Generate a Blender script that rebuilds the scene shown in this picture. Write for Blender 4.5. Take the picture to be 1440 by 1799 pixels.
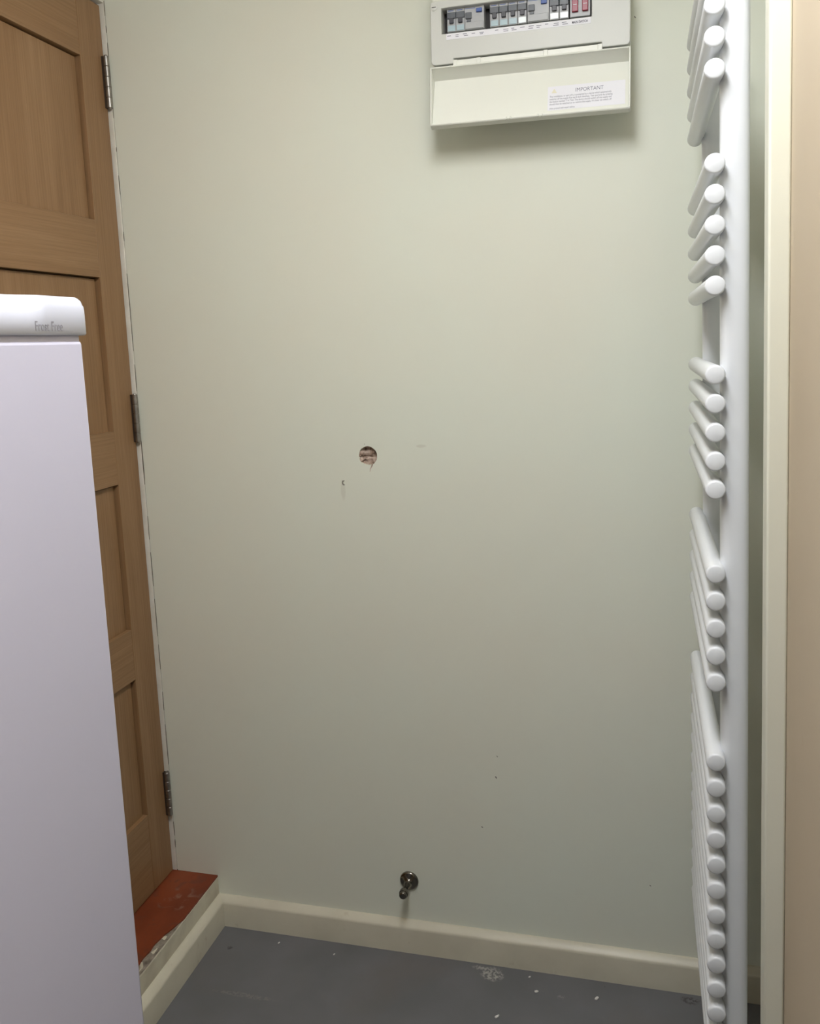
import bpy, bmesh, math, random
from mathutils import Vector, Matrix, noise
random.seed(7)
for o in list(bpy.data.objects):
    bpy.data.objects.remove(o)
scene = bpy.context.scene
COL = scene.collection

# ------------------------------------------------------------------ camera
W, H = 1440, 1799
FPX, CY = 1500.76, 791.9
YAW, PITCH, ROLL = 0.26719, 0.12299, -0.04603
CAM = Vector((0.985, -1.6959, 1.345))
cam = bpy.data.cameras.new('camera')
cam_ob = bpy.data.objects.new('camera', cam)
COL.objects.link(cam_ob)
cy_, sy_ = math.cos(YAW), math.sin(YAW)
cp_, sp_ = math.cos(PITCH), math.sin(PITCH)
cr_, sr_ = math.cos(ROLL), math.sin(ROLL)
Ry = Matrix(((cy_, 0, sy_), (0, 1, 0), (-sy_, 0, cy_)))
Rx = Matrix(((1, 0, 0), (0, cp_, -sp_), (0, sp_, cp_)))
Rz = Matrix(((cr_, -sr_, 0), (sr_, cr_, 0), (0, 0, 1)))
Bm = Matrix(((1, 0, 0), (0, 0, -1), (0, 1, 0)))
M = Rz @ Rx @ Ry @ Bm                       # world -> camera (x right, y down, z forward)
rw = Matrix((M[0], -M[1], -M[2])).transposed()
cam_ob.matrix_world = Matrix.Translation(CAM) @ rw.to_4x4()
cam.sensor_fit = 'VERTICAL'
cam.sensor_height = 24.0
cam.lens = 24.0 * FPX / H
cam.shift_y = -(H / 2 - CY) / H
cam.clip_start = 0.01
scene.camera = cam_ob

# ------------------------------------------------------------------ world, light, exposure
world = bpy.data.worlds.new('world')
scene.world = world
world.use_nodes = True
world.node_tree.nodes['Background'].inputs[0].default_value = (1, 0.97, 0.92, 1)
world.node_tree.nodes['Background'].inputs[1].default_value = 0.02
LIGHT_POS = (0.83, -1.21, 2.20)
LAMP_W, LAMP_LEN, LAMP_H, LAMP_L = 0.11, 0.84, 0.090, 26.6      # opal batten lamp: half width, length, drop, radiance
LAMP_COL = (0.975, 0.985, 1.01)
scene.view_settings.view_transform = 'Standard'
scene.view_settings.look = 'None'
scene.view_settings.gamma = 1.0
scene.view_settings.use_curve_mapping = False
scene.view_settings.exposure = 0.0


# ------------------------------------------------------------------ materials
def s2l(c):
    return tuple(((v / 255) / 12.92 if v <= 10 else (((v / 255) + 0.055) / 1.055) ** 2.4) for v in c)


class Mat:
    def __init__(self, name, color, rough=0.5, metal=0.0, spec=0.5, coat=0.0):
        self.m = bpy.data.materials.new(name)
        self.m.use_nodes = True
        self.t = self.m.node_tree
        self.b = self.t.nodes['Principled BSDF']
        self.b.inputs['Base Color'].default_value = (*color, 1)
        self.b.inputs['Roughness'].default_value = rough
        self.b.inputs['Metallic'].default_value = metal
        self.b.inputs['Specular IOR Level'].default_value = spec
        self.b.inputs['Coat Weight'].default_value = coat
        self.color = color

    def n(self, kind, **kw):
        nd = self.t.nodes.new(kind)
        for k, v in kw.items():
            setattr(nd, k, v)
        return nd

    def link(self, a, b):
        self.t.links.new(a, b)

    def coord(self, scale=(1, 1, 1), rot=(0, 0, 0)):
        tc = self.n('ShaderNodeTexCoord')
        mp = self.n('ShaderNodeMapping')
        mp.inputs['Scale'].default_value = scale
        mp.inputs['Rotation'].default_value = rot
        self.link(tc.outputs['Object'], mp.inputs['Vector'])
        return mp.outputs['Vector']

    def noise(self, scale, detail=4, vec=None, rough=0.5, dist=0.0):
        nz = self.n('ShaderNodeTexNoise')
        nz.inputs['Scale'].default_value = scale
        nz.inputs['Detail'].default_value = detail
        nz.inputs['Roughness'].default_value = rough
        nz.inputs['Distortion'].default_value = dist
        self.link(vec if vec else self.coord(), nz.inputs['Vector'])
        return nz.outputs['Fac']

    def ramp(self, fac, stops):
        r = self.n('ShaderNodeValToRGB')
        els = r.color_ramp.elements
        while len(els) < len(stops):
            els.new(0.5)
        for e, (p, c) in zip(els, stops):
            e.position = p
            e.color = (*c, 1) if len(c) == 3 else c
        self.link(fac, r.inputs['Fac'])
        return r.outputs['Color']

    def mix(self, fac, a, b, mode='MIX'):
        mx = self.n('ShaderNodeMix', data_type='RGBA', blend_type=mode)
        for v, sock in ((fac, mx.inputs[0]), (a, mx.inputs[6]), (b, mx.inputs[7])):
            if hasattr(v, 'is_linked') or hasattr(v, 'links'):
                self.link(v, sock)
            elif isinstance(v, (int, float)):
                sock.default_value = v
            else:
                sock.default_value = (*v, 1)
        return mx.outputs[2]

    def math(self, op, a, b=0.0, clamp=False):
        md = self.n('ShaderNodeMath', operation=op, use_clamp=clamp)
        for v, sock in ((a, md.inputs[0]), (b, md.inputs[1])):
            if isinstance(v, (int, float)):
                sock.default_value = v
            else:
                self.link(v, sock)
        return md.outputs[0]

    def base(self, sock):
        self.link(sock, self.b.inputs['Base Color'])

    def bump(self, fac, strength=0.2, dist=0.001):
        bp = self.n('ShaderNodeBump')
        bp.inputs['Strength'].default_value = strength
        bp.inputs['Distance'].default_value = dist
        self.link(fac, bp.inputs['Height'])
        self.link(bp.outputs['Normal'], self.b.inputs['Normal'])

    def ellipse(self, centre, radii, fuzz_scale=0.0, fuzz=0.0, edge=0.25):
        """1 inside an ellipse around a spot on the object, ragged edge."""
        tc = self.n('ShaderNodeTexCoord')
        sub = self.n('ShaderNodeVectorMath', operation='SUBTRACT')
        self.link(tc.outputs['Object'], sub.inputs[0])
        sub.inputs[1].default_value = centre
        mul = self.n('ShaderNodeVectorMath', operation='MULTIPLY')
        self.link(sub.outputs[0], mul.inputs[0])
        mul.inputs[1].default_value = tuple(1 / r if r else 0 for r in radii)
        ln = self.n('ShaderNodeVectorMath', operation='LENGTH')
        self.link(mul.outputs[0], ln.inputs[0])
        d = ln.outputs['Value']
        if fuzz:
            d = self.math('ADD', d, self.math('MULTIPLY', self.math('SUBTRACT', self.noise(fuzz_scale, 5), 0.5), fuzz))
        mr = self.n('ShaderNodeMapRange')
        mr.inputs['From Min'].default_value = 1 - edge
        mr.inputs['From Max'].default_value = 1 + edge
        mr.inputs['To Min'].default_value = 1
        mr.inputs['To Max'].default_value = 0
        self.link(d, mr.inputs['Value'])
        return mr.outputs[0]


WALLC = (0.74, 0.735, 0.61)
wall_paint = Mat('cream_wall_paint', WALLC, 0.42, spec=0.35)
c0 = wall_paint.ramp(wall_paint.noise(2.2, 3), [(0.3, (0.765, 0.765, 0.66)), (0.7, (0.76, 0.795, 0.695))])
k0 = wall_paint.ellipse((0.545, 0, 1.137), (0.010, 1, 0.003), 60, 0.8)
c0 = wall_paint.mix(wall_paint.math('MULTIPLY', k0, 0.25), c0, (0.42, 0.38, 0.28))
k1 = wall_paint.ellipse((0.369, 0, 1.045), (0.005, 1, 0.02), 60, 0.8)
c0 = wall_paint.mix(wall_paint.math('MULTIPLY', k1, 0.22), c0, (0.42, 0.39, 0.3))
wall_paint.base(c0)
wall_paint.bump(wall_paint.noise(160, 4), 0.10, 0.0006)

lime_trim = Mat('cream_gloss_trim', (0.74, 0.70, 0.53), 0.38, spec=0.45)
st = lime_trim.noise(9, 4)
ct = lime_trim.ramp(st, [(0.35, (0.61, 0.575, 0.46)), (0.6, (0.665, 0.63, 0.51))])
kk = lime_trim.math('MULTIPLY', lime_trim.ramp(lime_trim.noise(26, 6), [(0.66, (0, 0, 0)), (0.74, (1, 1, 1))]), 0.35)
ct = lime_trim.mix(kk, ct, (0.42, 0.34, 0.24))
lime_trim.base(ct)
lime_trim.bump(lime_trim.noise(60, 3), 0.12, 0.0006)

corner_paint = Mat('cream_corner_board_paint', (0.80, 0.77, 0.60), 0.4, spec=0.4)
corner_paint.base(corner_paint.ramp(corner_paint.noise(5, 3), [(0.3, (0.71, 0.70, 0.59)), (0.7, (0.74, 0.735, 0.625))]))

plaster = Mat('pink_bare_plaster', (0.66, 0.49, 0.345), 0.8, spec=0.2)
cpl = plaster.ramp(plaster.noise(3.5, 5), [(0.3, (0.52, 0.43, 0.315)), (0.7, (0.55, 0.465, 0.35))])
for ctr, rad, a in (((0, -0.763, 1.424), (1, 0.010, 0.014), 0.5), ((0, -0.846, 0.945), (1, 0.016, 0.017), 0.55)):
    e = plaster.ellipse(ctr, rad, 40, 0.6, 0.2)
    cpl = plaster.mix(plaster.math('MULTIPLY', e, a), cpl, (0.42, 0.285, 0.18))
plaster.base(cpl)
plaster.bump(plaster.noise(90, 4), 0.15, 0.0006)

floor_paint = Mat('grey_floor_paint', (0.15, 0.15, 0.158), 0.5, spec=0.4)
cf = floor_paint.ramp(floor_paint.noise(7, 5), [(0.3, (0.135, 0.138, 0.142)), (0.7, (0.165, 0.165, 0.176))])
scuff = floor_paint.ramp(floor_paint.noise(3.1, 4), [(0.58, (0, 0, 0)), (0.72, (1, 1, 1))])
cf = floor_paint.mix(floor_paint.math('MULTIPLY', scuff, 0.35), cf, (0.155, 0.135, 0.118))
spk = floor_paint.ramp(floor_paint.noise(75, 2), [(0.755, (0, 0, 0)), (0.775, (1, 1, 1))])
cf = floor_paint.mix(floor_paint.math('MULTIPLY', spk, 0.5), cf, (0.06, 0.06, 0.058))
streak = floor_paint.ramp(floor_paint.noise(150, 4, rough=0.6), [(0.44, (0, 0, 0)), (0.55, (1, 1, 1))])
for ctr, rad, a, col in (((0.662, -0.044, 0), (0.022, 0.017, 1), 0.95, (0.42, 0.41, 0.38)),
                         ((0.634, -0.030, 0), (0.016, 0.006, 1), 0.7, (0.42, 0.41, 0.38)),
                         ((1.065, -0.035, 0), (0.016, 0.010, 1), 0.8, (0.05, 0.048, 0.045)),
                         ((0.064, -0.083, 0), (0.006, 0.006, 1), 0.9, (0.06, 0.06, 0.06)),
                         ((0.16, -0.21, 0), (0.06, 0.006, 1), 0.35, (0.30, 0.28, 0.25)),
                         ((0.81, -0.079, 0), (0.008, 0.006, 1), 0.45, (0.35, 0.34, 0.33))):
    e = floor_paint.ellipse(ctr, rad, 70, 1.1, 0.3)
    e = floor_paint.math('MULTIPLY', floor_paint.math('MULTIPLY', e, streak), a)
    cf = floor_paint.mix(e, cf, col)
floor_paint.base(cf)
floor_paint.bump(floor_paint.noise(120, 4), 0.15, 0.0008)

ceil_paint = Mat('white_ceiling_paint', (0.8, 0.78, 0.72), 0.7)


def oak(name, rot):
    m = Mat(name, (0.4, 0.25, 0.1), 0.42, spec=0.35)
    sc = (7, 7, 0.55) if rot == 'z' else (7, 0.55, 7)
    v = m.coord(sc)
    big = m.noise(2.6, 4, v, 0.55, 1.4)
    fine_sc = (130, 130, 2.5) if rot == 'z' else (130, 2.5, 130)
    fine = m.noise(2.0, 5, m.coord(fine_sc), 0.6)
    c = m.ramp(big, [(0.28, (0.262, 0.149, 0.070)), (0.5, (0.292, 0.171, 0.084)), (0.72, (0.324, 0.195, 0.10))])
    f = m.ramp(fine, [(0.35, (0.88, 0.86, 0.82)), (0.6, (1.03, 1.03, 1.03))])
    m.base(m.mix(1.0, c, f, 'MULTIPLY'))
    m.bump(fine, 0.10, 0.0004)
    return m


oak_z = oak('oak_upright_grain', 'z')
oak_y = oak('oak_cross_grain', 'y')

white_gloss = Mat('white_joinery_paint', (0.80, 0.78, 0.70), 0.4)
white_gloss.base(white_gloss.ramp(white_gloss.noise(25, 4), [(0.3, (0.72, 0.69, 0.6)), (0.65, (0.82, 0.80, 0.73))]))
crack_m = Mat('dark_paint_crack', (0.17, 0.14, 0.105), 0.9)
riser_m = Mat('cream_step_riser_paint', (0.66, 0.62, 0.49), 0.5)
riser_m.base(riser_m.ramp(riser_m.noise(18, 5), [(0.3, (0.55, 0.50, 0.39)), (0.6, (0.70, 0.66, 0.52))]))
riser_m.bump(riser_m.noise(55, 4), 0.4, 0.0015)
red_paint = Mat('red_oxide_sill_paint', (0.36, 0.08, 0.03), 0.5, spec=0.35)
cr = red_paint.ramp(red_paint.noise(11, 6, red_paint.coord((1, .5, 1))), [(0.3, (0.17, 0.036, 0.013)), (0.55, (0.24, 0.054, 0.019)), (0.8, (0.28, 0.078, 0.03))])
wk = red_paint.ramp(red_paint.noise(34, 6, dist=1.0), [(0.55, (0, 0, 0)), (0.66, (1, 1, 1))])
cr = red_paint.mix(red_paint.math('MULTIPLY', wk, 0.55), cr, (0.15, 0.05, 0.03))
wk2 = red_paint.ellipse((-0.045, -0.10, 0), (0.035, 0.03, 1), 45, 1.5, 0.6)
cr = red_paint.mix(red_paint.math('MULTIPLY', red_paint.math('MULTIPLY', wk2, wk), 0.35), cr, (0.55, 0.38, 0.28))
red_paint.base(cr)
red_paint.bump(red_paint.noise(60, 4), 0.25, 0.001)
rubble = Mat('grey_filler', (0.30, 0.26, 0.21), 0.9)
rubble.base(rubble.ramp(rubble.noise(70, 5), [(0.3, (0.14, 0.115, 0.09)), (0.7, (0.42, 0.37, 0.30))]))
rubble.bump(rubble.noise(80, 5), 0.8, 0.003)
plug_m = Mat('brown_plaster_plug', (0.42, 0.33, 0.26), 0.9)
plug_m.base(plug_m.ramp(plug_m.noise(95, 4, dist=0.6), [(0.34, (0.16, 0.11, 0.08)), (0.48, (0.42, 0.31, 0.25)), (0.68, (0.60, 0.50, 0.43))]))
plug_m.bump(plug_m.noise(90, 4), 0.9, 0.004)
gouge_m = Mat('grey_wall_gouge', (0.22, 0.21, 0.18), 0.9)

steel = Mat('dull_steel_hinge', (0.36, 0.34, 0.31), 0.38, 1.0)
steel.base(steel.ramp(steel.noise(60, 4), [(0.3, (0.25, 0.235, 0.215)), (0.7, (0.42, 0.40, 0.37))]))
dark_leaf = Mat('dark_hinge_leaf', (0.06, 0.045, 0.035), 0.5, 0.5)
gunmetal = Mat('gunmetal_chrome', (0.20, 0.185, 0.16), 0.2, 1.0)
rubber = Mat('black_rubber', (0.03, 0.028, 0.026), 0.5)
rad_white = Mat('white_radiator_enamel', (0.80, 0.82, 0.85), 0.28, spec=0.5)
rad_white.bump(rad_white.noise(250, 2), 0.03, 0.0003)
fridge_white = Mat('white_fridge_steel', (0.535, 0.535, 0.66), 0.32, spec=0.5)
fridge_white.bump(fridge_white.noise(330, 3), 0.08, 0.0004)
fridge_cap = Mat('white_fridge_plastic', (0.57, 0.60, 0.70), 0.25, spec=0.5)
fridge_gasket = Mat('grey_door_seal', (0.45, 0.43, 0.43), 0.6)
grey_print = Mat('grey_print', (0.22, 0.22, 0.26), 0.5)
cu_white = Mat('ivory_plastic', (0.61, 0.62, 0.585), 0.4, spec=0.35)
cu_lid = Mat('ivory_lid_plastic', (0.77, 0.78, 0.71), 0.38, spec=0.4)
void_m = Mat('black_plastic_void', (0.012, 0.01, 0.01), 0.6)
brk_grey = Mat('breaker_grey_plastic', (0.40, 0.41, 0.42), 0.4)
brk_dark = Mat('breaker_slate_band', (0.10, 0.11, 0.125), 0.4)
brk_black = Mat('breaker_charcoal_toggle', (0.045, 0.045, 0.055), 0.4)
brk_pale = Mat('breaker_pale_blue_label', (0.40, 0.52, 0.57), 0.25)
brk_white = Mat('breaker_white_label', (0.86, 0.93, 0.96), 0.3)
brk_blue = Mat('blue_test_button', (0.045, 0.10, 0.34), 0.4)
brk_red = Mat('red_switch_plastic', (0.26, 0.013, 0.035), 0.35)
paper = Mat('white_paper_label', (0.80, 0.80, 0.84), 0.55)
ink = Mat('dark_ink', (0.10, 0.10, 0.13), 0.7)
soft_ink = Mat('grey_ink', (0.22, 0.22, 0.27), 0.7)
tri_m = Mat('faded_yellow_print', (0.74, 0.71, 0.55), 0.6)
crumb_m = Mat('white_plaster_crumb', (0.72, 0.70, 0.66), 0.9)
crumb_m.bump(crumb_m.noise(300, 3), 0.5, 0.001)
lamp_glow = Mat('lamp_housing_white', (0.85, 0.85, 0.85), 0.4)


# ------------------------------------------------------------------ mesh helpers
def new_bm():
    return bmesh.new()


def add_box(bm, x0, x1, y0, y1, z0, z1, rot=None):
    vs = [bm.verts.new(p) for p in ((x0, y0, z0), (x1, y0, z0), (x1, y1, z0), (x0, y1, z0),
                                    (x0, y0, z1), (x1, y0, z1), (x1, y1, z1), (x0, y1, z1))]
    for f in ((0, 3, 2, 1), (4, 5, 6, 7), (0, 1, 5, 4), (1, 2, 6, 5), (2, 3, 7, 6), (3, 0, 4, 7)):
        bm.faces.new([vs[i] for i in f])
    return vs


def add_lathe(bm, profile, axis='z', seg=32, origin=(0, 0, 0), sign=1):
    """profile: list of (distance along axis, radius)."""
    rings = []
    ox, oy, oz = origin
    for d, r in profile:
        d *= sign
        ring = []
        if r < 1e-6:
            p = {'x': (ox + d, oy, oz), 'y': (ox, oy + d, oz), 'z': (ox, oy, oz + d)}[axis]
            ring = [bm.verts.new(p)]
        else:
            for k in range(seg):
                a = 2 * math.pi * k / seg
                c, s = r * math.cos(a), r * math.sin(a)
                p = {'x': (ox + d, oy + c, oz + s), 'y': (ox + c, oy + d, oz + s), 'z': (ox + c, oy + s, oz + d)}[axis]
                ring.append(bm.verts.new(p))
        rings.append(ring)
    for a, b in zip(rings, rings[1:]):
        if len(a) == 1 and len(b) == 1:
            continue
        if len(a) == 1:
            for k in range(seg):
                bm.faces.new((a[0], b[k], b[(k + 1) % seg]))
        elif len(b) == 1:
            for k in range(seg):
                bm.faces.new((a[k], a[(k + 1) % seg], b[0]))
        else:
            for k in range(seg):
                bm.faces.new((a[k], a[(k + 1) % seg], b[(k + 1) % seg], b[k]))


def add_extrude(bm, pts, axis, a0, a1):
    """closed 2-D profile swept along an axis; 'x' profile = (y,z), 'y' = (x,z), 'z' = (x,y)."""
    def P(p, a):
        return {'x': (a, p[0], p[1]), 'y': (p[0], a, p[1]), 'z': (p[0], p[1], a)}[axis]
    A = [bm.verts.new(P(p, a0)) for p in pts]
    B = [bm.verts.new(P(p, a1)) for p in pts]
    n = len(pts)
    for i in range(n):
        bm.faces.new((A[i], A[(i + 1) % n], B[(i + 1) % n], B[i]))
    bm.faces.new(A)
    bm.faces.new(B[::-1])


def add_cells(bm, xs, zs, filled, y0, y1):
    """plate in the XZ plane made of grid cells (holes where filled is False)."""
    vf, vb = {}, {}

    def v(d, i, j, y):
        if (i, j) not in d:
            d[(i, j)] = bm.verts.new((xs[i], y, zs[j]))
        return d[(i, j)]
    nx, nz = len(xs) - 1, len(zs) - 1

    def ok(i, j):
        return 0 <= i < nx and 0 <= j < nz and filled(i, j)
    for i in range(nx):
        for j in range(nz):
            if not ok(i, j):
                continue
            q = ((i, j), (i + 1, j), (i + 1, j + 1), (i, j + 1))
            bm.faces.new([v(vf, a, b, y0) for a, b in q])
            bm.faces.new([v(vb, a, b, y1) for a, b in q][::-1])
            for (di, dj), (p, r) in (((0, -1), (0, 1)), ((1, 0), (1, 2)), ((0, 1), (2, 3)), ((-1, 0), (3, 0))):
                if not ok(i + di, j + dj):
                    a, b = q[p], q[r]
                    bm.faces.new((v(vf, *a, y0), v(vb, *a, y1), v(vb, *b, y1), v(vf, *b, y0)))


def finish(name, bm, mat, parent=None, bevel=0.0, seg=2, smooth=True, angle=35):
    bmesh.ops.remove_doubles(bm, verts=bm.verts, dist=1e-6)
    bmesh.ops.recalc_face_normals(bm, faces=bm.faces)
    me = bpy.data.meshes.new(name)
    bm.to_mesh(me)
    bm.free()
    me.materials.append(mat.m if isinstance(mat, Mat) else mat)
    ob = bpy.data.objects.new(name, me)
    COL.objects.link(ob)
    if smooth:
        for p in me.polygons:
            p.use_smooth = True
        try:
            me.set_sharp_from_angle(angle=math.radians(angle))
        except Exception:
            pass
    if bevel:
        md = ob.modifiers.new('bevel', 'BEVEL')
        md.width = bevel
        md.segments = seg
        md.limit_method = 'ANGLE'
        md.angle_limit = math.radians(40)
        md.use_clamp_overlap = True
    if parent:
        ob.parent = parent
    return ob


def box(name, x0, x1, y0, y1, z0, z1, mat, parent=None, bevel=0.0, seg=2):
    bm = new_bm()
    add_box(bm, x0, x1, y0, y1, z0, z1)
    return finish(name, bm, mat, parent, bevel, seg)


def empty(name, loc=(0, 0, 0), rot=(0, 0, 0)):
    o = bpy.data.objects.new(name, None)
    o.location = loc
    o.rotation_euler = rot
    o.empty_display_size = 0.05
    COL.objects.link(o)
    return o


def tag(o, label=None, cat=None, group=None, kind=None):
    if label:
        o['label'] = label
    if cat:
        o['category'] = cat
    if group:
        o['group'] = group
    if kind:
        o['kind'] = kind
    return o


def text(name, body, size, mat, parent, loc, rot, align='LEFT', spacing=1.0, extrude=0.00008, line=1.0, xscale=1.0, bold=0.0):
    cu = bpy.data.curves.new(name, 'FONT')
    cu.body = body
    cu.size = size
    cu.align_x = align
    cu.space_character = spacing
    cu.space_line = line
    cu.extrude = extrude
    cu.offset = bold
    cu.resolution_u = 3
    tmp = bpy.data.objects.new('tmp_text', cu)
    COL.objects.link(tmp)
    dg = bpy.context.evaluated_depsgraph_get()
    me = bpy.data.meshes.new_from_object(tmp.evaluated_get(dg))
    bpy.data.objects.remove(tmp)
    bpy.data.curves.remove(cu)
    me.name = name
    me.materials.clear()
    me.materials.append(mat.m)
    ob = bpy.data.objects.new(name, me)
    ob.location = loc
    ob.rotation_euler = rot
    ob.scale = (xscale, 1, 1)
    ob.parent = parent
    COL.objects.link(ob)
    return ob


# ================================================================== ROOM SHELL
CEIL = 2.20
FRONT = -3.1
# floor
fl = box('floor', -0.6, 2.0, FRONT, 0.1, -0.08, 0.0, floor_paint)
tag(fl, 'dark grey painted concrete floor with white flecks and scuffs', kind='structure')
ce = box('ceiling', -0.6, 2.0, FRONT, 0.1, CEIL, CEIL + 0.08, ceil_paint)
tag(ce, 'white painted ceiling', kind='structure')

# back wall: plate with one round cored hole
HX, HZ, HR = 0.4285, 1.1178, 0.0205
bm = new_bm()
X0, X1, Z0, Z1 = -0.1068, 1.30, 0.0, CEIL
N = 40
S = 0.05
circ, circ_b, sq = [], [], []
for k in range(N):
    a = 2 * math.pi * k / N
    r = HR * (1 + 0.05 * noise.noise((math.cos(a) * 2.2, math.sin(a) * 2.2, 3.3)))
    circ.append(bm.verts.new((HX + r * math.cos(a), 0, HZ + r * math.sin(a))))
    circ_b.append(bm.verts.new((HX + r * 0.97 * math.cos(a), 0.02, HZ + r * 0.97 * math.sin(a))))
    m_ = max(abs(math.cos(a)), abs(math.sin(a)))
    sq.append(bm.verts.new((HX + S * math.cos(a) / m_, 0, HZ + S * math.sin(a) / m_)))
for k in range(N):
    j = (k + 1) % N
    bm.faces.new((circ[k], circ[j], sq[j], sq[k]))
    bm.faces.new((circ_b[k], circ_b[j], circ[j], circ[k]))


def rect(x0, x1, z0, z1, y=0.0):
    bm.faces.new([bm.verts.new(p) for p in ((x0, y, z0), (x1, y, z0), (x1, y, z1), (x0, y, z1))])


rect(X0, HX - S, Z0, Z1)
rect(HX + S, X1, Z0, Z1)
rect(HX - S, HX + S, Z0, HZ - S)
rect(HX - S, HX + S, HZ + S, Z1)
rect(X0, X1, Z0, Z1, 0.1)
for (xa, za, xb, zb) in ((X0, Z0, X1, Z0), (X1, Z0, X1, Z1), (X1, Z1, X0, Z1), (X0, Z1, X0, Z0)):
    bm.faces.new([bm.verts.new(p) for p in ((xa, 0, za), (xb, 0, zb), (xb, 0.1, zb), (xa, 0.1, za))])
wb = finish('wall_back', bm, wall_paint, smooth=False)
tag(wb, 'cream painted back wall with a cored hole', kind='structure')
# plug of rough plaster inside the hole
bm = new_bm()
rings = 7
prev = None
cv = bm.verts.new((HX, 0.010, HZ))
for i in range(1, rings + 1):
    ring = []
    for k in range(N):
        a = 2 * math.pi * k / N
        r = HR * 1.02 * i / rings
        x, z = HX + r * math.cos(a), HZ + r * math.sin(a)
        d = 0.008 + 0.006 * noise.noise((x * 120, z * 120, 1.7)) + (0.002 if z > HZ + 0.010 else 0) + (0.004 if abs(z - HZ + 0.003) < 0.0025 else 0)
        if math.cos(a) < -0.1 and abs(math.sin(a)) < 0.6 and i > 3:
            d -= 0.006
        ring.append(bm.verts.new((x, max(0.001, min(0.018, d)), z)))
    for k in range(N):
        j = (k + 1) % N
        if prev is None:
            bm.faces.new((cv, ring[j], ring[k]))
        else:
            bm.faces.new((prev[k], prev[j], ring[j], ring[k]))
    prev = ring
tag(finish('plaster_plug', bm, plug_m, wb), 'rough brown plaster filling the round hole')
# torn crack under the hole, gouge beside it, small chips (thin real slivers on the paint)


def sliver(name, pts, wid, mat, parent, y=-0.0003, t=0.0006, plane='xz'):
    bm = new_bm()
    up = []
    for i, p in enumerate(pts):
        w = wid[i] / 2
        q = pts[min(i + 1, len(pts) - 1)]
        o = pts[max(i - 1, 0)]
        dx, dz = q[0] - o[0], q[1] - o[1]
        l = math.hypot(dx, dz) or 1
        nx, nz = -dz / l * w, dx / l * w
        up.append(((p[0] + nx, p[1] + nz), (p[0] - nx, p[1] - nz)))
    poly = [u[0] for u in up] + [u[1] for u in up[::-1]]
    add_extrude(bm, poly, 'y', y, y + t)
    return finish(name, bm, mat, parent, smooth=False)


sliver('paint_tear', [(0.4385, 1.102), (0.436, 1.096), (0.4325, 1.090), (0.4315, 1.084)], [0.002, 0.0028, 0.0018, 0.0006], plug_m, wb)
sliver('wall_gouge', [(0.3735, 1.0655), (0.3695, 1.064), (0.3685, 1.060), (0.3705, 1.0565), (0.374, 1.056)], [0.0015, 0.004, 0.003, 0.0035, 0.001], gouge_m, wb)
for (x, z, w, h) in ((0.681, 0.4725, 0.0035, 0.003), (0.677, 0.425, 0.0035, 0.006), (0.643, 0.3085, 0.0055, 0.002), (0.9906, 0.218, 0.004, 0.0025), (0.982, 1.9178, 0.0035, 0.004), (0.4225, 1.143, 0.002, 0.0015)):
    sliver('wall_chip', [(x - w * .4, z + h * .5), (x, z), (x + w * .4, z - h * .5)], [0.0006, max(w, h) * .5, 0.0008], gouge_m, wb)

# left side: step riser, lintel, wall beyond the doorway
bm = new_bm()
add_box(bm, -0.6, -0.10, FRONT, -0.80, 0.0, CEIL)      # wall beyond the door
add_box(bm, -0.6, -0.0, FRONT, -1.62, 0.0, CEIL)
add_box(bm, -0.6, 0.0, -0.80, 0.0, 2.16, CEIL)         # lintel over the door
wl = finish('wall_left', bm, wall_paint, smooth=False)
tag(wl, 'cream left wall around the oak door recess', kind='structure')
rs = box('trim_1', -0.035, 0.0, -0.80, -0.0005, 0.0, 0.1120, riser_m, bevel=0.0015)
tag(rs, 'cream painted riser under the red door sill', kind='structure')

# red door sill with a broken outer edge, and the filler showing in the break
bm = new_bm()
front = []
ys = [-0.0008 - i * 0.80 / 90 for i in range(91)]
for y in ys:
    x = -0.0005
    d = max(0.0, min(1.0, (-y - 0.16) / 0.07))
    x -= 0.019 * d + 0.0035 * d * noise.noise((y * 40, 0.3, 0))
    x -= 0.0012 * abs(noise.noise((y * 60, 2.1, 0)))
    front.append((x, y))
pts = [(-0.150, ys[0])] + front + [(-0.150, ys[-1])]
add_extrude(bm, pts, 'z', 0.1122, 0.1160)
sill = finish('trim_2', bm, red_paint, smooth=False)
tag(sill, 'red oxide painted door sill with chipped front edge', kind='structure')
bm = new_bm()
n_ = 60
rows = []
for i in range(n_ + 1):
    y = -0.13 - i * 0.67 / n_
    row = []
    for j, x in enumerate((-0.030, -0.019, -0.010, -0.0008)):
        z = 0.1132 + 0.0014 * noise.noise((x * 200, y * 70, 4.2)) + (-0.001 if j in (1, 2) else 0.0006)
        row.append(bm.verts.new((x, y, z)))
    rows.append(row)
for a, b in zip(rows, rows[1:]):
    for j in range(3):
        bm.faces.new((a[j], a[j + 1], b[j + 1], b[j]))
tag(finish('broken_filler', bm, rubble, sill), 'grey crumbly filler in the chipped edge')

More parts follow.
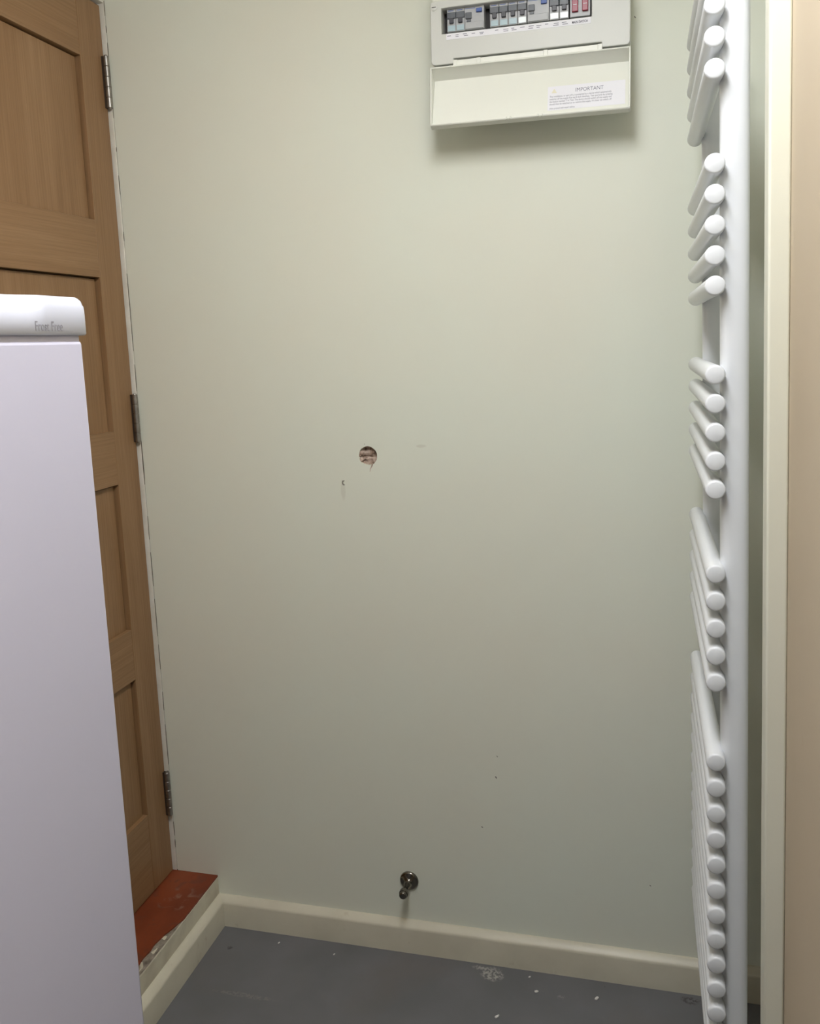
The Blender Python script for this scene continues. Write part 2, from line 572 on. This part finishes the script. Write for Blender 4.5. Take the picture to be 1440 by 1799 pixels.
# right side: alcove wall behind the radiator, bare plaster wall in front, corner board
wr = box('wall_right', 1.231, 1.40, -0.74, 0.0, 0.0, CEIL, wall_paint)
tag(wr, 'cream right wall behind the towel radiator', kind='structure')
wn = box('wall_right', 1.1312, 1.40, FRONT, -0.742, 0.0, CEIL, plaster)
tag(wn, 'bare pink plaster wall beyond the cream corner board', kind='structure')
tb = box('trim_3', 1.1100, 1.1312, -0.752, -0.722, 0.0, CEIL, corner_paint, bevel=0.0025, seg=3)
tag(tb, 'cream painted upright corner board beside the radiator', kind='structure')
wf = box('wall_front', -0.6, 1.40, FRONT - 0.1, FRONT, 0.0, CEIL, Mat('front_wall_bounce_cut', (0.15, 0.145, 0.135), 0.7))  # out of view; base colour kept dark to lower the bounced ambient light
tag(wf, 'unseen wall behind the camera, coloured dark to cut bounced light', kind='structure')

# skirting boards, rounded top edge
prof = [(0.0, 0.0), (0.018, 0.0), (0.018, 0.0555), (0.0174, 0.0585), (0.0155, 0.0612), (0.0050, 0.0692), (0.0025, 0.0702), (0.0, 0.0704)]
bm = new_bm()
add_extrude(bm, [(-p[0], p[1]) for p in prof], 'x', 0.0002, 1.23)
sb = finish('baseboard_back', bm, lime_trim, angle=30)
tag(sb, 'cream skirting board with rounded top along the back wall', kind='structure')
bm = new_bm()
add_extrude(bm, prof, 'y', -0.80, -0.0005)
sl = finish('baseboard_left', bm, lime_trim, angle=30)
tag(sl, 'cream skirting board under the red sill', kind='structure')

# ================================================================== DOOR
XD = -0.117
door = empty('door_1', (XD, -0.0055, 0.1172))
tag(door, 'oak four panel shaker door hung on three steel hinges', kind='structure')


def dbox(name, y0, y1, z0, z1, mat, x0=-0.152, x1=XD, bevel=0.0006):
    b = box(name, x0 - XD, x1 - XD, y0 + 0.0055, y1 + 0.0055, z0 - 0.1172, z1 - 0.1172, mat, door, bevel)
    return b


DT, DB = 2.0905, 0.1185
SY, EY = -0.0865, -0.682
dbox('stile', SY, -0.0055, DB, DT, oak_z)
dbox('stile', -0.765, EY, DB, DT, oak_z)
zs = [(0.305, 0.629), (0.744, 1.072), (1.189, 1.517), (1.636, 1.966)]
edges = [DB] + [v for p in zs for v in p] + [DT]
for i in range(0, len(edges), 2):
    dbox('rail', EY + 0.0003, SY - 0.0003, edges[i], edges[i + 1], oak_y, x1=XD - 0.0003)
for (a, b) in zs:
    dbox('panel', EY - 0.005, SY - 0.0048, a - 0.005, b - 0.0035, oak_z, x0=-0.1405, x1=-0.128, bevel=0)
    dbox('panel_back', EY - 0.005, SY + 0.005, a - 0.005, b + 0.005, oak_z, x0=-0.148, x1=-0.1435, bevel=0)

# door frame lining
fr = empty('trim_4', (-0.13, 0.0, 0.1164))
tag(fr, 'white painted door lining with cracked paint line', kind='structure')


def fbox(name, x0, x1, y0, y1, z0, z1):
    return box(name, x0 + 0.13, x1 + 0.13, y0, y1, z0 - 0.1164, z1 - 0.1164, white_gloss, fr, 0.0008)


fbox('jamb', -0.170, -0.1082, -0.0022, 0.030, 0.1164, 2.1300)
fbox('jamb', -0.170, -0.1082, -0.7995, -0.7685, 0.1164, 2.1300)
fbox('door_head', -0.170, -0.1082, -0.7685, -0.0024, 2.0955, 2.1300)
# crack line between the lining and the wall
segs = [(2.10, 2.07), (2.05, 2.035), (2.015, 1.985), (1.975, 1.86), (1.80, 1.79), (1.74, 1.70), (1.62, 1.60), (1.53, 1.36), (1.33, 1.27),
        (0.985, 0.93), (0.90, 0.82), (0.79, 0.70), (0.68, 0.62), (0.565, 0.52), (0.485, 0.385), (0.24, 0.205), (0.195, 0.175)]
bm = new_bm()


def crack(z1, z0, w):
    n = max(3, int((z1 - z0) / 0.012))
    L, R = [], []
    for i in range(n + 1):
        z = z1 + (z0 - z1) * i / n
        xc = -0.1073 + 0.0006 * noise.noise((z * 30, 1, 2))
        ww = w * (0.25 + 0.75 * math.sin(math.pi * i / n)) * (0.7 + 0.6 * abs(noise.noise((z * 45, 5, 2))))
        L.append((xc - ww / 2, z))
        R.append((xc + ww / 2, z))
    add_extrude(bm, [(p[0] + 0.13, p[1] - 0.1164) for p in L + R[::-1]], 'y', -0.0016, -0.0004)


for z1, z0 in segs:
    crack(z1, z0, 0.0012)
crack(1.158, 1.058, 0.0036)
tag(finish('paint_crack', bm, crack_m, fr, smooth=False), 'dark broken paint line along the lining')

# hinges
for i, (z1, z0) in enumerate(((1.985, 1.8785), (1.2635, 1.157), (0.370, 0.2635))):
    bm = new_bm()
    add_box(bm, -0.0066, 0.0022, -0.0085, 0.0002, 0, z1 - z0)
    h = finish('hinge', bm, dark_leaf, door, 0.0004)
    h.location = (-0.1135 - XD, -0.006 + 0.0055, z0 - 0.1172)
    tag(h, 'dull steel hinge at the %s of the oak door edge' % ('top', 'middle', 'bottom')[i])
    L = z1 - z0
    k = L / 5
    for j in range(5):
        bm = new_bm()
        a, b = j * k + 0.0004, (j + 1) * k - 0.0004
        add_lathe(bm, [(a, 0), (a, 0.0052), (a + .0006, 0.0058), (b - .0006, 0.0058), (b, 0.0052), (b, 0)], 'z', 20, (0.0062, -0.0052, 0))
        finish('knuckle', bm, steel, h)
    bm = new_bm()
    add_lathe(bm, [(-0.002, 0), (-0.002, 0.003), (0, 0.0042), (L, 0.0042), (L + .002, 0.003), (L + .002, 0)], 'z', 16, (0.0062, -0.0052, 0))
    finish('pin', bm, steel, h)
    bm = new_bm()
    add_box(bm, 0.0022, 0.0062, -0.0030, 0.0036, 0, L)
    finish('leaf', bm, steel, h, 0.0004)

# ================================================================== FRIDGE
FX, FY1, FY0 = 0.500, -1.0225, -1.5725
fg = empty('fridge_freezer', (0.26, (FY0 + FY1) / 2, 0.0))
tag(fg, 'tall white fridge freezer standing in front of the oak door', 'fridge')
oy = (FY0 + FY1) / 2


def gbox(name, x0, x1, y0, y1, z0, z1, mat, bevel=0.002, seg=3, parent=None):
    return box(name, x0 - 0.26, x1 - 0.26, y0 - oy, y1 - oy, z0, z1, mat, parent or fg, bevel, seg)


gbox('cabinet', 0.012, 0.436, FY0 + 0.002, FY1 - 0.002, 0.03, 1.394, fridge_white, 0.004)
gbox('door_seal', 0.436, 0.447, FY0 + 0.008, FY1 - 0.008, 0.08, 1.385, fridge_gasket, 0.002)
gbox('plinth', 0.03, 0.425, FY0 + 0.012, FY1 - 0.012, 0.0, 0.03, rubber, 0.002)
gbox('door', 0.447, FX, FY0, FY1, 0.62, 1.3625, fridge_white, 0.0035)
gbox('door_top_strip', 0.447, FX - 0.0025, FY0 + 0.003, FY1 - 0.0008, 1.350, 1.3674, fridge_white, 0.001)
gbox('freezer_door', 0.447, FX, FY0, FY1, 0.055, 0.612, fridge_white, 0.0035)
# moulded top trim with a scooped grip, lofted along its length
bm = new_bm()
zb, zt = 1.3672, 1.4015
YE = FY1 + 0.0075
secs = []
for y in (FY0 - 0.0075, FY0 + 0.0, FY0 + 0.02, FY0 + 0.035, FY0 + 0.05, FY0 + 0.062, -1.100, -1.092, -1.086, -1.081, -1.076, -1.070, -1.060, -1.045, -1.030, FY1 - 0.006, FY1 - 0.001, FY1 + 0.003, FY1 + 0.006, YE):
    g = 0.0
    if FY0 + 0.035 <= y <= -1.081:
        g = 1.0
    if y in (-1.086,):
        g = 0.75
    if y == -1.081:
        g = 0.35
    e = max(0.0, (y - (FY1 - 0.001)) / (YE - (FY1 - 0.001)))
    e = max(e, ((FY0 + 0.004) - y) / 0.0115)
    drop = 0.009 * (1 - math.sqrt(max(0, 1 - min(1, e) ** 2)))
    fx = FX + 0.002 - 0.003 * min(1, e) ** 3
    top = zt - drop
    ledge = zb + 0.0215
    sec = [(0.440, zb), (fx - 0.0015, zb), (fx, zb + 0.0015), (fx, ledge - 0.001 if g > 0 else ledge),
           (fx - 0.0012 * g - 0.0012 * (1 - g) * 0, ledge + 0.0008 * g),
           (fx - 0.012 * g - 0.0005 * (1 - g), ledge - 0.002 * g + 0.004 * (1 - g)),
           (fx - 0.017 * g - 0.0022 * (1 - g), ledge + 0.006 * g + (top - 0.003 - ledge) * (1 - g)),
           (fx - 0.020 * g - 0.005 * (1 - g), top - 0.0006 * (1 - g)),
           (fx - 0.026, top), (0.440, top)]
    secs.append([bm.verts.new((p[0] - 0.26, y - oy, p[1])) for p in sec])
for a, b in zip(secs, secs[1:]):
    n = len(a)
    for i in range(n):
        bm.faces.new((a[i], a[(i + 1) % n], b[(i + 1) % n], b[i]))
bm.faces.new(secs[0])
bm.faces.new(secs[-1][::-1])
trimtop = finish('top_trim', bm, fridge_cap, fg, angle=50)
tag(trimtop, 'moulded white top edge with scooped finger grip')
text('lettering', 'Frost Free', 0.0118, grey_print, fg, (FX + 0.0022 - 0.26, -1.0868 - oy, 1.3708), (math.pi / 2, 0, math.pi / 2), xscale=0.72)

# ================================================================== TOWEL RADIATOR
RX, RN, RF = 1.0772, -0.530, -0.128
rad = empty('towel_radiator', (1.104, (RN + RF) / 2, 0.29))
tag(rad, 'tall white ladder towel radiator with bars in groups on the right wall', 'radiator')
rox, roy, roz = 1.104, (RN + RF) / 2, 0.29
groups = [range(-2, 3), range(5, 10), range(12, 17), range(19, 24), range(26, 39)]
bar_mesh = None
R = 0.0127
for g in groups:
    for i in g:
        z = 1.7415 - 0.0377 * i
        if bar_mesh is None:
            bm = new_bm()
            Lh = (RF - RN) / 2
            pr = [(-Lh, 0), (-Lh, R - 0.0026), (-Lh + 0.0006, R - 0.0012), (-Lh + 0.0018, R - 0.0002), (-Lh + 0.0028, R)]
            pr = pr + [(-d, r) for d, r in pr[::-1]]
            add_lathe(bm, pr, 'y', 32)
            b = finish('bar', bm, rad_white, rad, angle=70)
            bar_mesh = b.data
        else:
            b = bpy.data.objects.new('bar', bar_mesh)
            COL.objects.link(b)
            b.parent = rad
        b.location = (RX - rox, 0, z - roz)
for y in (RN + 0.034, RF - 0.034):
    bm = new_bm()
    pr = []
    for k in range(40):
        a = 2 * math.pi * k / 40
        c, s = math.cos(a), math.sin(a)
        ex = 0.0180 * math.copysign(abs(c) ** 0.75, c)
        ey = 0.0160 * math.copysign(abs(s) ** 0.75, s)
        pr.append((1.1035 + ex - rox, y + ey - roy))
    add_extrude(bm, pr, 'z', 0.0, 1.555)
    finish('upright', bm, rad_white, rad, bevel=0.002, angle=30)
for z in (1.81, 0.325):
    for y in (RN + 0.034,):
        bm = new_bm()
        add_lathe(bm, [(0.010, 0.0), (0.010, 0.011), (0.118, 0.011), (0.118, 0.019), (0.1263, 0.019), (0.1263, 0)], 'x', 24, (0, y - roy, z - roz))
        finish('wall_bracket', bm, rad_white, rad, bevel=0.0008)

# ================================================================== DOOR STOP
ds = empty('door_stop', (0.4737, -0.0001, 0.1636))
tag(ds, 'dark metal door stop with knob end on the back wall above the skirting', 'door stop')
bm = new_bm()
add_lathe(bm, [(0, 0), (0, 0.0212), (0.0022, 0.0212), (0.0042, 0.0202), (0.0058, 0.0172), (0.0078, 0.0118), (0.0110, 0.0072), (0.0160, 0.0054), (0.0160, 0)], 'y', 48, sign=-1)
finish('rose', bm, gunmetal, ds, angle=60)
bm = new_bm()
add_lathe(bm, [(0.0155, 0), (0.0155, 0.0054), (0.022, 0.0048), (0.030, 0.0048), (0.034, 0.0056), (0.0375, 0.0080), (0.041, 0.0098), (0.0455, 0.0104), (0.049, 0.0102), (0.0505, 0.0095), (0.0505, 0)], 'y', 40, sign=-1)
finish('stem', bm, gunmetal, ds, angle=60)
bm = new_bm()
add_lathe(bm, [(0.0503, 0), (0.0503, 0.0086), (0.0555, 0.0082), (0.0575, 0.0066), (0.058, 0.004), (0.058, 0)], 'y', 32, sign=-1)
finish('buffer', bm, gunmetal, ds, angle=60)

# ================================================================== CONSUMER UNIT
cu = empty('consumer_unit', (0.6185, 0.014, 1.8518), (0, math.radians(1.25), 0))
tag(cu, 'ivory fuse box with open lid and warning label on the back wall', 'fuse box')
WW = 0.3552
YF = -0.100
box('enclosure', 0.003, WW - 0.003, -0.066, -0.0146, 0.004, 0.165, cu_white, cu, 0.004, 3)
# front cover: window opening and hinge notch
xs = [0, 0.0205, 0.042, 0.2895, 0.307, WW]
zz = [0.0015, 0.0105, 0.0548, 0.0995, 0.1125]
bm = new_bm()
add_cells(bm, xs, zz, lambda i, j: not ((i in (1, 2) and j == 2) or (i in (2, 3) and j == 0)), YF, YF + 0.040)
ce_ = [e for e in bm.edges if abs(e.verts[0].co.x - e.verts[1].co.x) < 1e-6 and abs(e.verts[0].co.z - e.verts[1].co.z) < 1e-6
       and (e.verts[0].co.x < 1e-6 or e.verts[0].co.x > WW - 1e-6) and (abs(e.verts[0].co.z - zz[0]) < 1e-6 or abs(e.verts[0].co.z - zz[-1]) < 1e-6)]
bmesh.ops.bevel(bm, geom=ce_, offset=0.0075, offset_type='OFFSET', segments=5, profile=0.5, affect='EDGES', clamp_overlap=True)
cover = finish('cover', bm, cu_white, cu, 0.0016, 3)
box('upper_step', 0.002, WW - 0.002, -0.094, -0.066, 0.1135, 0.160, cu_lid, cu, 0.003, 3)
box('window_back', 0.012, 0.300, -0.0690, -0.0662, 0.045, 0.110, void_m, cu)
# fixing screw
bm = new_bm()
add_lathe(bm, [(0, 0), (0, 0.0058), (0.0010, 0.0058), (0.0014, 0.0050), (0.0014, 0)], 'y', 28, (0.0075, YF, 0.1020), sign=-1)
scr = finish('screw', bm, cu_white, cu)
bm = new_bm()
add_box(bm, 0.0075 - 0.0038, 0.0075 + 0.0038, YF - 0.0018, YF - 0.0012, 0.1015, 0.1025)
finish('slot', bm, void_m, scr)
Zw = 0.0548
ux = lambda px: (px - 756.4) / 345.6 * WW


def fit(name, px0, px1, z0, z1, y0, y1, mat, parent, bevel=0.0004):
    return box(name, ux(px0) + 0.0002, ux(px1) - 0.0002, y0, y1, Zw + z0, Zw + z1, mat, parent, bevel)


def mcb(p0, p1, pale):
    b = fit('circuit_breaker', p0, p1, 0.0050, 0.055, -0.090, -0.0690, brk_grey, cu)
    fit('label_window', p0 + 1.5, p1 - 1.0, 0.0062, 0.0160, -0.0912, -0.0895, pale, b)
    fit('slate_band', p0, p1, 0.0275, 0.0385, -0.0925, -0.0895, brk_dark, b, 0.001)
    fit('toggle', p0 + 4.3, p1 - 3.7, 0.0190, 0.0280, -0.0945, -0.0895, brk_black, b, 0.0008)
    fit('print', p0 + 2, p1 - 4, 0.0412, 0.0422, -0.0902, -0.0895, brk_blue, b, 0)


def rcd(p0, p1):
    b = fit('residual_current_device', p0, p1, 0.0050, 0.055, -0.0905, -0.0690, brk_grey, cu)
    fit('lower_block', p0 + 1, p1 - 1, 0.0060, 0.0180, -0.0925, -0.0900, brk_grey, b, 0.0008)
    fit('toggle', p0 + 1.5, p0 + 13, 0.0235, 0.0345, -0.0935, -0.0900, brk_dark, b, 0.001)
    fit('toggle_tip', p0 + 3.5, p0 + 11.5, 0.0180, 0.0225, -0.0930, -0.0900, brk_dark, b, 0.0006)
    fit('test_button', p1 - 14, p1 - 3.5, 0.0335, 0.0400, -0.0940, -0.0900, brk_blue, b, 0.0006)
    fit('print', p0 + 1, p1 - 16, 0.0412, 0.0420, -0.0908, -0.0900, brk_blue, b, 0)


mcb(785, 801, brk_pale)
mcb(801, 817, brk_pale)
rcd(817, 852)
for k in range(4):
    mcb(862 + 16.3 * k, 878 + 16.3 * k, brk_white if k == 3 else brk_pale)
rcd(928, 965.5)
mcb(966, 982.5, brk_white)
mcb(983, 999, brk_white)
ms = fit('main_switch', 1001, 1035.5, 0.0050, 0.055, -0.0915, -0.0690, brk_grey, cu, 0.0006)
for a, b_ in ((1004.5, 1015.2), (1021.6, 1032)):
    fit('red_toggle', a, b_, 0.0125, 0.0400, -0.0965, -0.0910, brk_red, ms, 0.001)
    fit('toggle_print', a + 2, b_ - 2, 0.0235, 0.0245, -0.0968, -0.0960, paper, ms, 0)
# strip of circuit labels under the window
strip = box('label_strip', ux(785), ux(1037), YF - 0.0004, YF + 0.0001, Zw - 0.0112, Zw - 0.0010, paper, cu)
bm = new_bm()
for k in range(15):
    px = 786 + k * 14.3
    if px > 998 or k in (5,):
        continue
    n = 2 if k % 3 else 1
    for r in range(n):
        w = random.uniform(5, 10)
        x0 = ux(px + random.uniform(0.5, 3))
        z = Zw - 0.0042 - r * 0.0030 - random.uniform(0, 0.001)
        add_box(bm, x0, x0 + w * 0.00102, YF - 0.0006, YF - 0.0003, z - 0.0006, z + 0.0005)
tag(finish('label_marks', bm, soft_ink, cu, smooth=False), 'tiny smudged circuit names', kind='stuff')
text('lettering', 'MAIN SWITCH', 0.0058, ink, cu, (ux(1018.5), YF - 0.0006, Zw - 0.0088), (math.pi / 2, 0, 0), 'CENTER', xscale=0.72, bold=0.00012)

# open lid hanging below, a shallow tray seen from inside
hz = empty('lid_axis')
bpy.data.objects.remove(hz)
A1, A2 = (-0.099, -0.0010), (-0.1025, -0.0045)
Bp, Cp = (-0.0790, -0.0205), (-0.1060, -0.1040)
cent = [A1, A2, (-0.0985, -0.0062), Bp, Cp, (-0.1105, -0.1035), (-0.1120, -0.1060), (-0.1105, -0.1080), (-0.0980, -0.1118), (-0.0740, -0.0260), (-0.0740, -0.0040)]
side = [A1, A2, (-0.1120, -0.1050), (-0.1105, -0.1080), (-0.0980, -0.1118), (-0.0740, -0.0260), (-0.0740, -0.0040)]
lw0, lw1 = -0.0015, WW + 0.0010
bm = new_bm()
add_extrude(bm, cent, 'x', lw0 + 0.0025, lw1 - 0.0025)
add_extrude(bm, side, 'x', lw0, lw0 + 0.0026)
add_extrude(bm, side, 'x', lw1 - 0.0026, lw1)
add_box(bm, 0.0445, 0.3045, -0.0985, -0.090, -0.003, 0.0075)       # hinge tongue in the notch
lid = finish('lid', bm, cu_lid, cu, 0.0007, 2, angle=30)
for px in (800, 842, 960, 1052):
    bm = new_bm()
    add_box(bm, ux(px) - 0.004, ux(px) + 0.004, -0.1000, -0.0915, -0.0035, 0.0080)
    finish('hinge_knuckle', bm, cu_lid, lid, 0.0012, 3)
for px in (896, 951):
    bm = new_bm()
    for d in (-0.0035, 0.0035):
        add_box(bm, ux(px) + d - 0.0011, ux(px) + d + 0.0011, -0.1150, -0.1100, -0.1080, -0.1035)
    finish('latch_clip', bm, cu_lid, lid, 0.0004)
# printed warning label on the sloping inside of the lid
dv = Vector((0, Cp[0] - Bp[0], Cp[1] - Bp[1]))
LP = dv.length
dv.normalize()
nrm = Vector((0, -math.cos(math.atan2(-dv.y, -dv.z)), 0))
nrm = Vector((0, dv.z, -dv.y))           # inside face normal (towards the room, upward)
if nrm.y > 0:
    nrm = -nrm
ang = math.pi / 2 - math.atan2(nrm.z, -nrm.y)
lx0, lx1 = 0.2125, 0.3475
t0, t1 = 0.40 * LP, 0.93 * LP


def on_lid(x, t, off):
    p = Vector((0, Bp[0], Bp[1])) + dv * t + nrm * off
    return Vector((x, p.y, p.z))


bm = new_bm()
vs = [bm.verts.new(on_lid(x, t, o)) for o in (0.0001, 0.0004) for (x, t) in ((lx0, t0), (lx1, t0), (lx1, t1), (lx0, t1))]
for f in ((0, 3, 2, 1), (4, 5, 6, 7), (0, 1, 5, 4), (1, 2, 6, 5), (2, 3, 7, 6), (3, 0, 4, 7)):
    bm.faces.new([vs[i] for i in f])
lab = finish('warning_label', bm, paper, lid, smooth=False)
RT = (ang, 0, 0)
text('label_heading', 'IMPORTANT', 0.0102, soft_ink, lid, on_lid(0.2855, t0 + 0.0140, 0.0005), RT, 'CENTER', xscale=0.86)
body = ['This installation, or part of it, is protected by a device which automatically',
        'switches off the supply if an earth fault develops. Test quarterly by pressing',
        'the button marked T or Test. The device should switch off the supply and',
        'should then be switched on to restore the supply. If it does not switch off',
        'when pressed seek expert advice.']
for k, l in enumerate(body):
    text('label_text', l, 0.0050, soft_ink, lid, on_lid(lx0 + 0.0035, t0 + 0.0215 + k * 0.0050 + (0.0030 if k == 4 else 0), 0.0005), RT, xscale=0.72 if k < 4 else 0.66)
bm = new_bm()
tv = [on_lid(0.2190, t0 + 0.013, 0.0005), on_lid(0.2285, t0 + 0.013, 0.0005), on_lid(0.2238, t0 + 0.0045, 0.0005)]
fa = [bm.verts.new(v) for v in tv]
fb = [bm.verts.new(v + nrm * 0.0002) for v in tv]
bm.faces.new(fa)
bm.faces.new(fb[::-1])
for i in range(3):
    bm.faces.new((fa[i], fa[(i + 1) % 3], fb[(i + 1) % 3], fb[i]))
tag(finish('warning_triangle', bm, tri_m, lid, smooth=False), 'faded yellow warning triangle')

# ================================================================== CRUMBS ON THE FLOOR
crumbs = [(0.7408, -0.0368, 0.0028), (0.7597, -0.0756, 0.0042), (0.8821, -0.069, 0.0050), (0.6908, -0.1582, 0.0050), (0.1691, -0.0468, 0.0028), (0.3068, -0.0561, 0.0025)]
for i, (x, y, r) in enumerate(crumbs):
    bm = new_bm()
    bmesh.ops.create_icosphere(bm, subdivisions=2, radius=1.0)
    for v in bm.verts:
        n = 1 + 0.35 * noise.noise(v.co * 1.7 + Vector((i * 3.1, 0, 0)))
        v.co = Vector((v.co.x * r * 1.15 * n, v.co.y * r * 0.6 * n, max(-0.8, v.co.z) * r * 0.42 * n))
    lo_ = min(v.co.z for v in bm.verts)
    for v in bm.verts:
        v.co.z -= lo_
        if v.co.z < r * 0.10:
            v.co.z = 0
    c = finish('plaster_crumb', bm, crumb_m)
    c.location = (x, y, 0.0)
    c.rotation_euler = (0, 0, random.uniform(0.3, 1.1))
    lbl = ['tiny white crumb on grey floor nearest the pale scraped patch', 'white crumb on grey floor right of the pale scraped patch',
           'white crumb farthest right on the grey floor', 'white crumb on grey floor closest to the bottom edge',
           'tiny white crumb on grey floor nearest the left corner', 'tiny white crumb on grey floor below the door stop'][i]
    tag(c, lbl, 'crumb', 'plaster crumbs on the grey floor')

# ================================================================== CEILING LAMP (above the frame)
lamp = empty('ceiling_lamp', (LIGHT_POS[0], LIGHT_POS[1], CEIL))
tag(lamp, 'long white batten ceiling lamp above the passage', 'lamp')
hl = LAMP_LEN / 2
box('housing', -LAMP_W - 0.008, LAMP_W + 0.008, -hl - 0.012, hl + 0.012, -0.018, 0.0, lamp_glow, lamp, 0.003)
bm = new_bm()
rows = []
for k in range(13):
    a = math.pi * k / 12
    rows.append((LAMP_W * math.cos(a), -0.0181 - LAMP_H * math.sin(a)))
add_extrude(bm, rows, 'y', -hl, hl)
glow = bpy.data.materials.new('opal_lamp_glow')
glow.use_nodes = True
gb = glow.node_tree.nodes['Principled BSDF']
gb.inputs['Base Color'].default_value = (0.9, 0.9, 0.9, 1)
gb.inputs['Emission Color'].default_value = (*LAMP_COL, 1)
gb.inputs['Emission Strength'].default_value = LAMP_L
finish('diffuser', bm, glow, lamp)
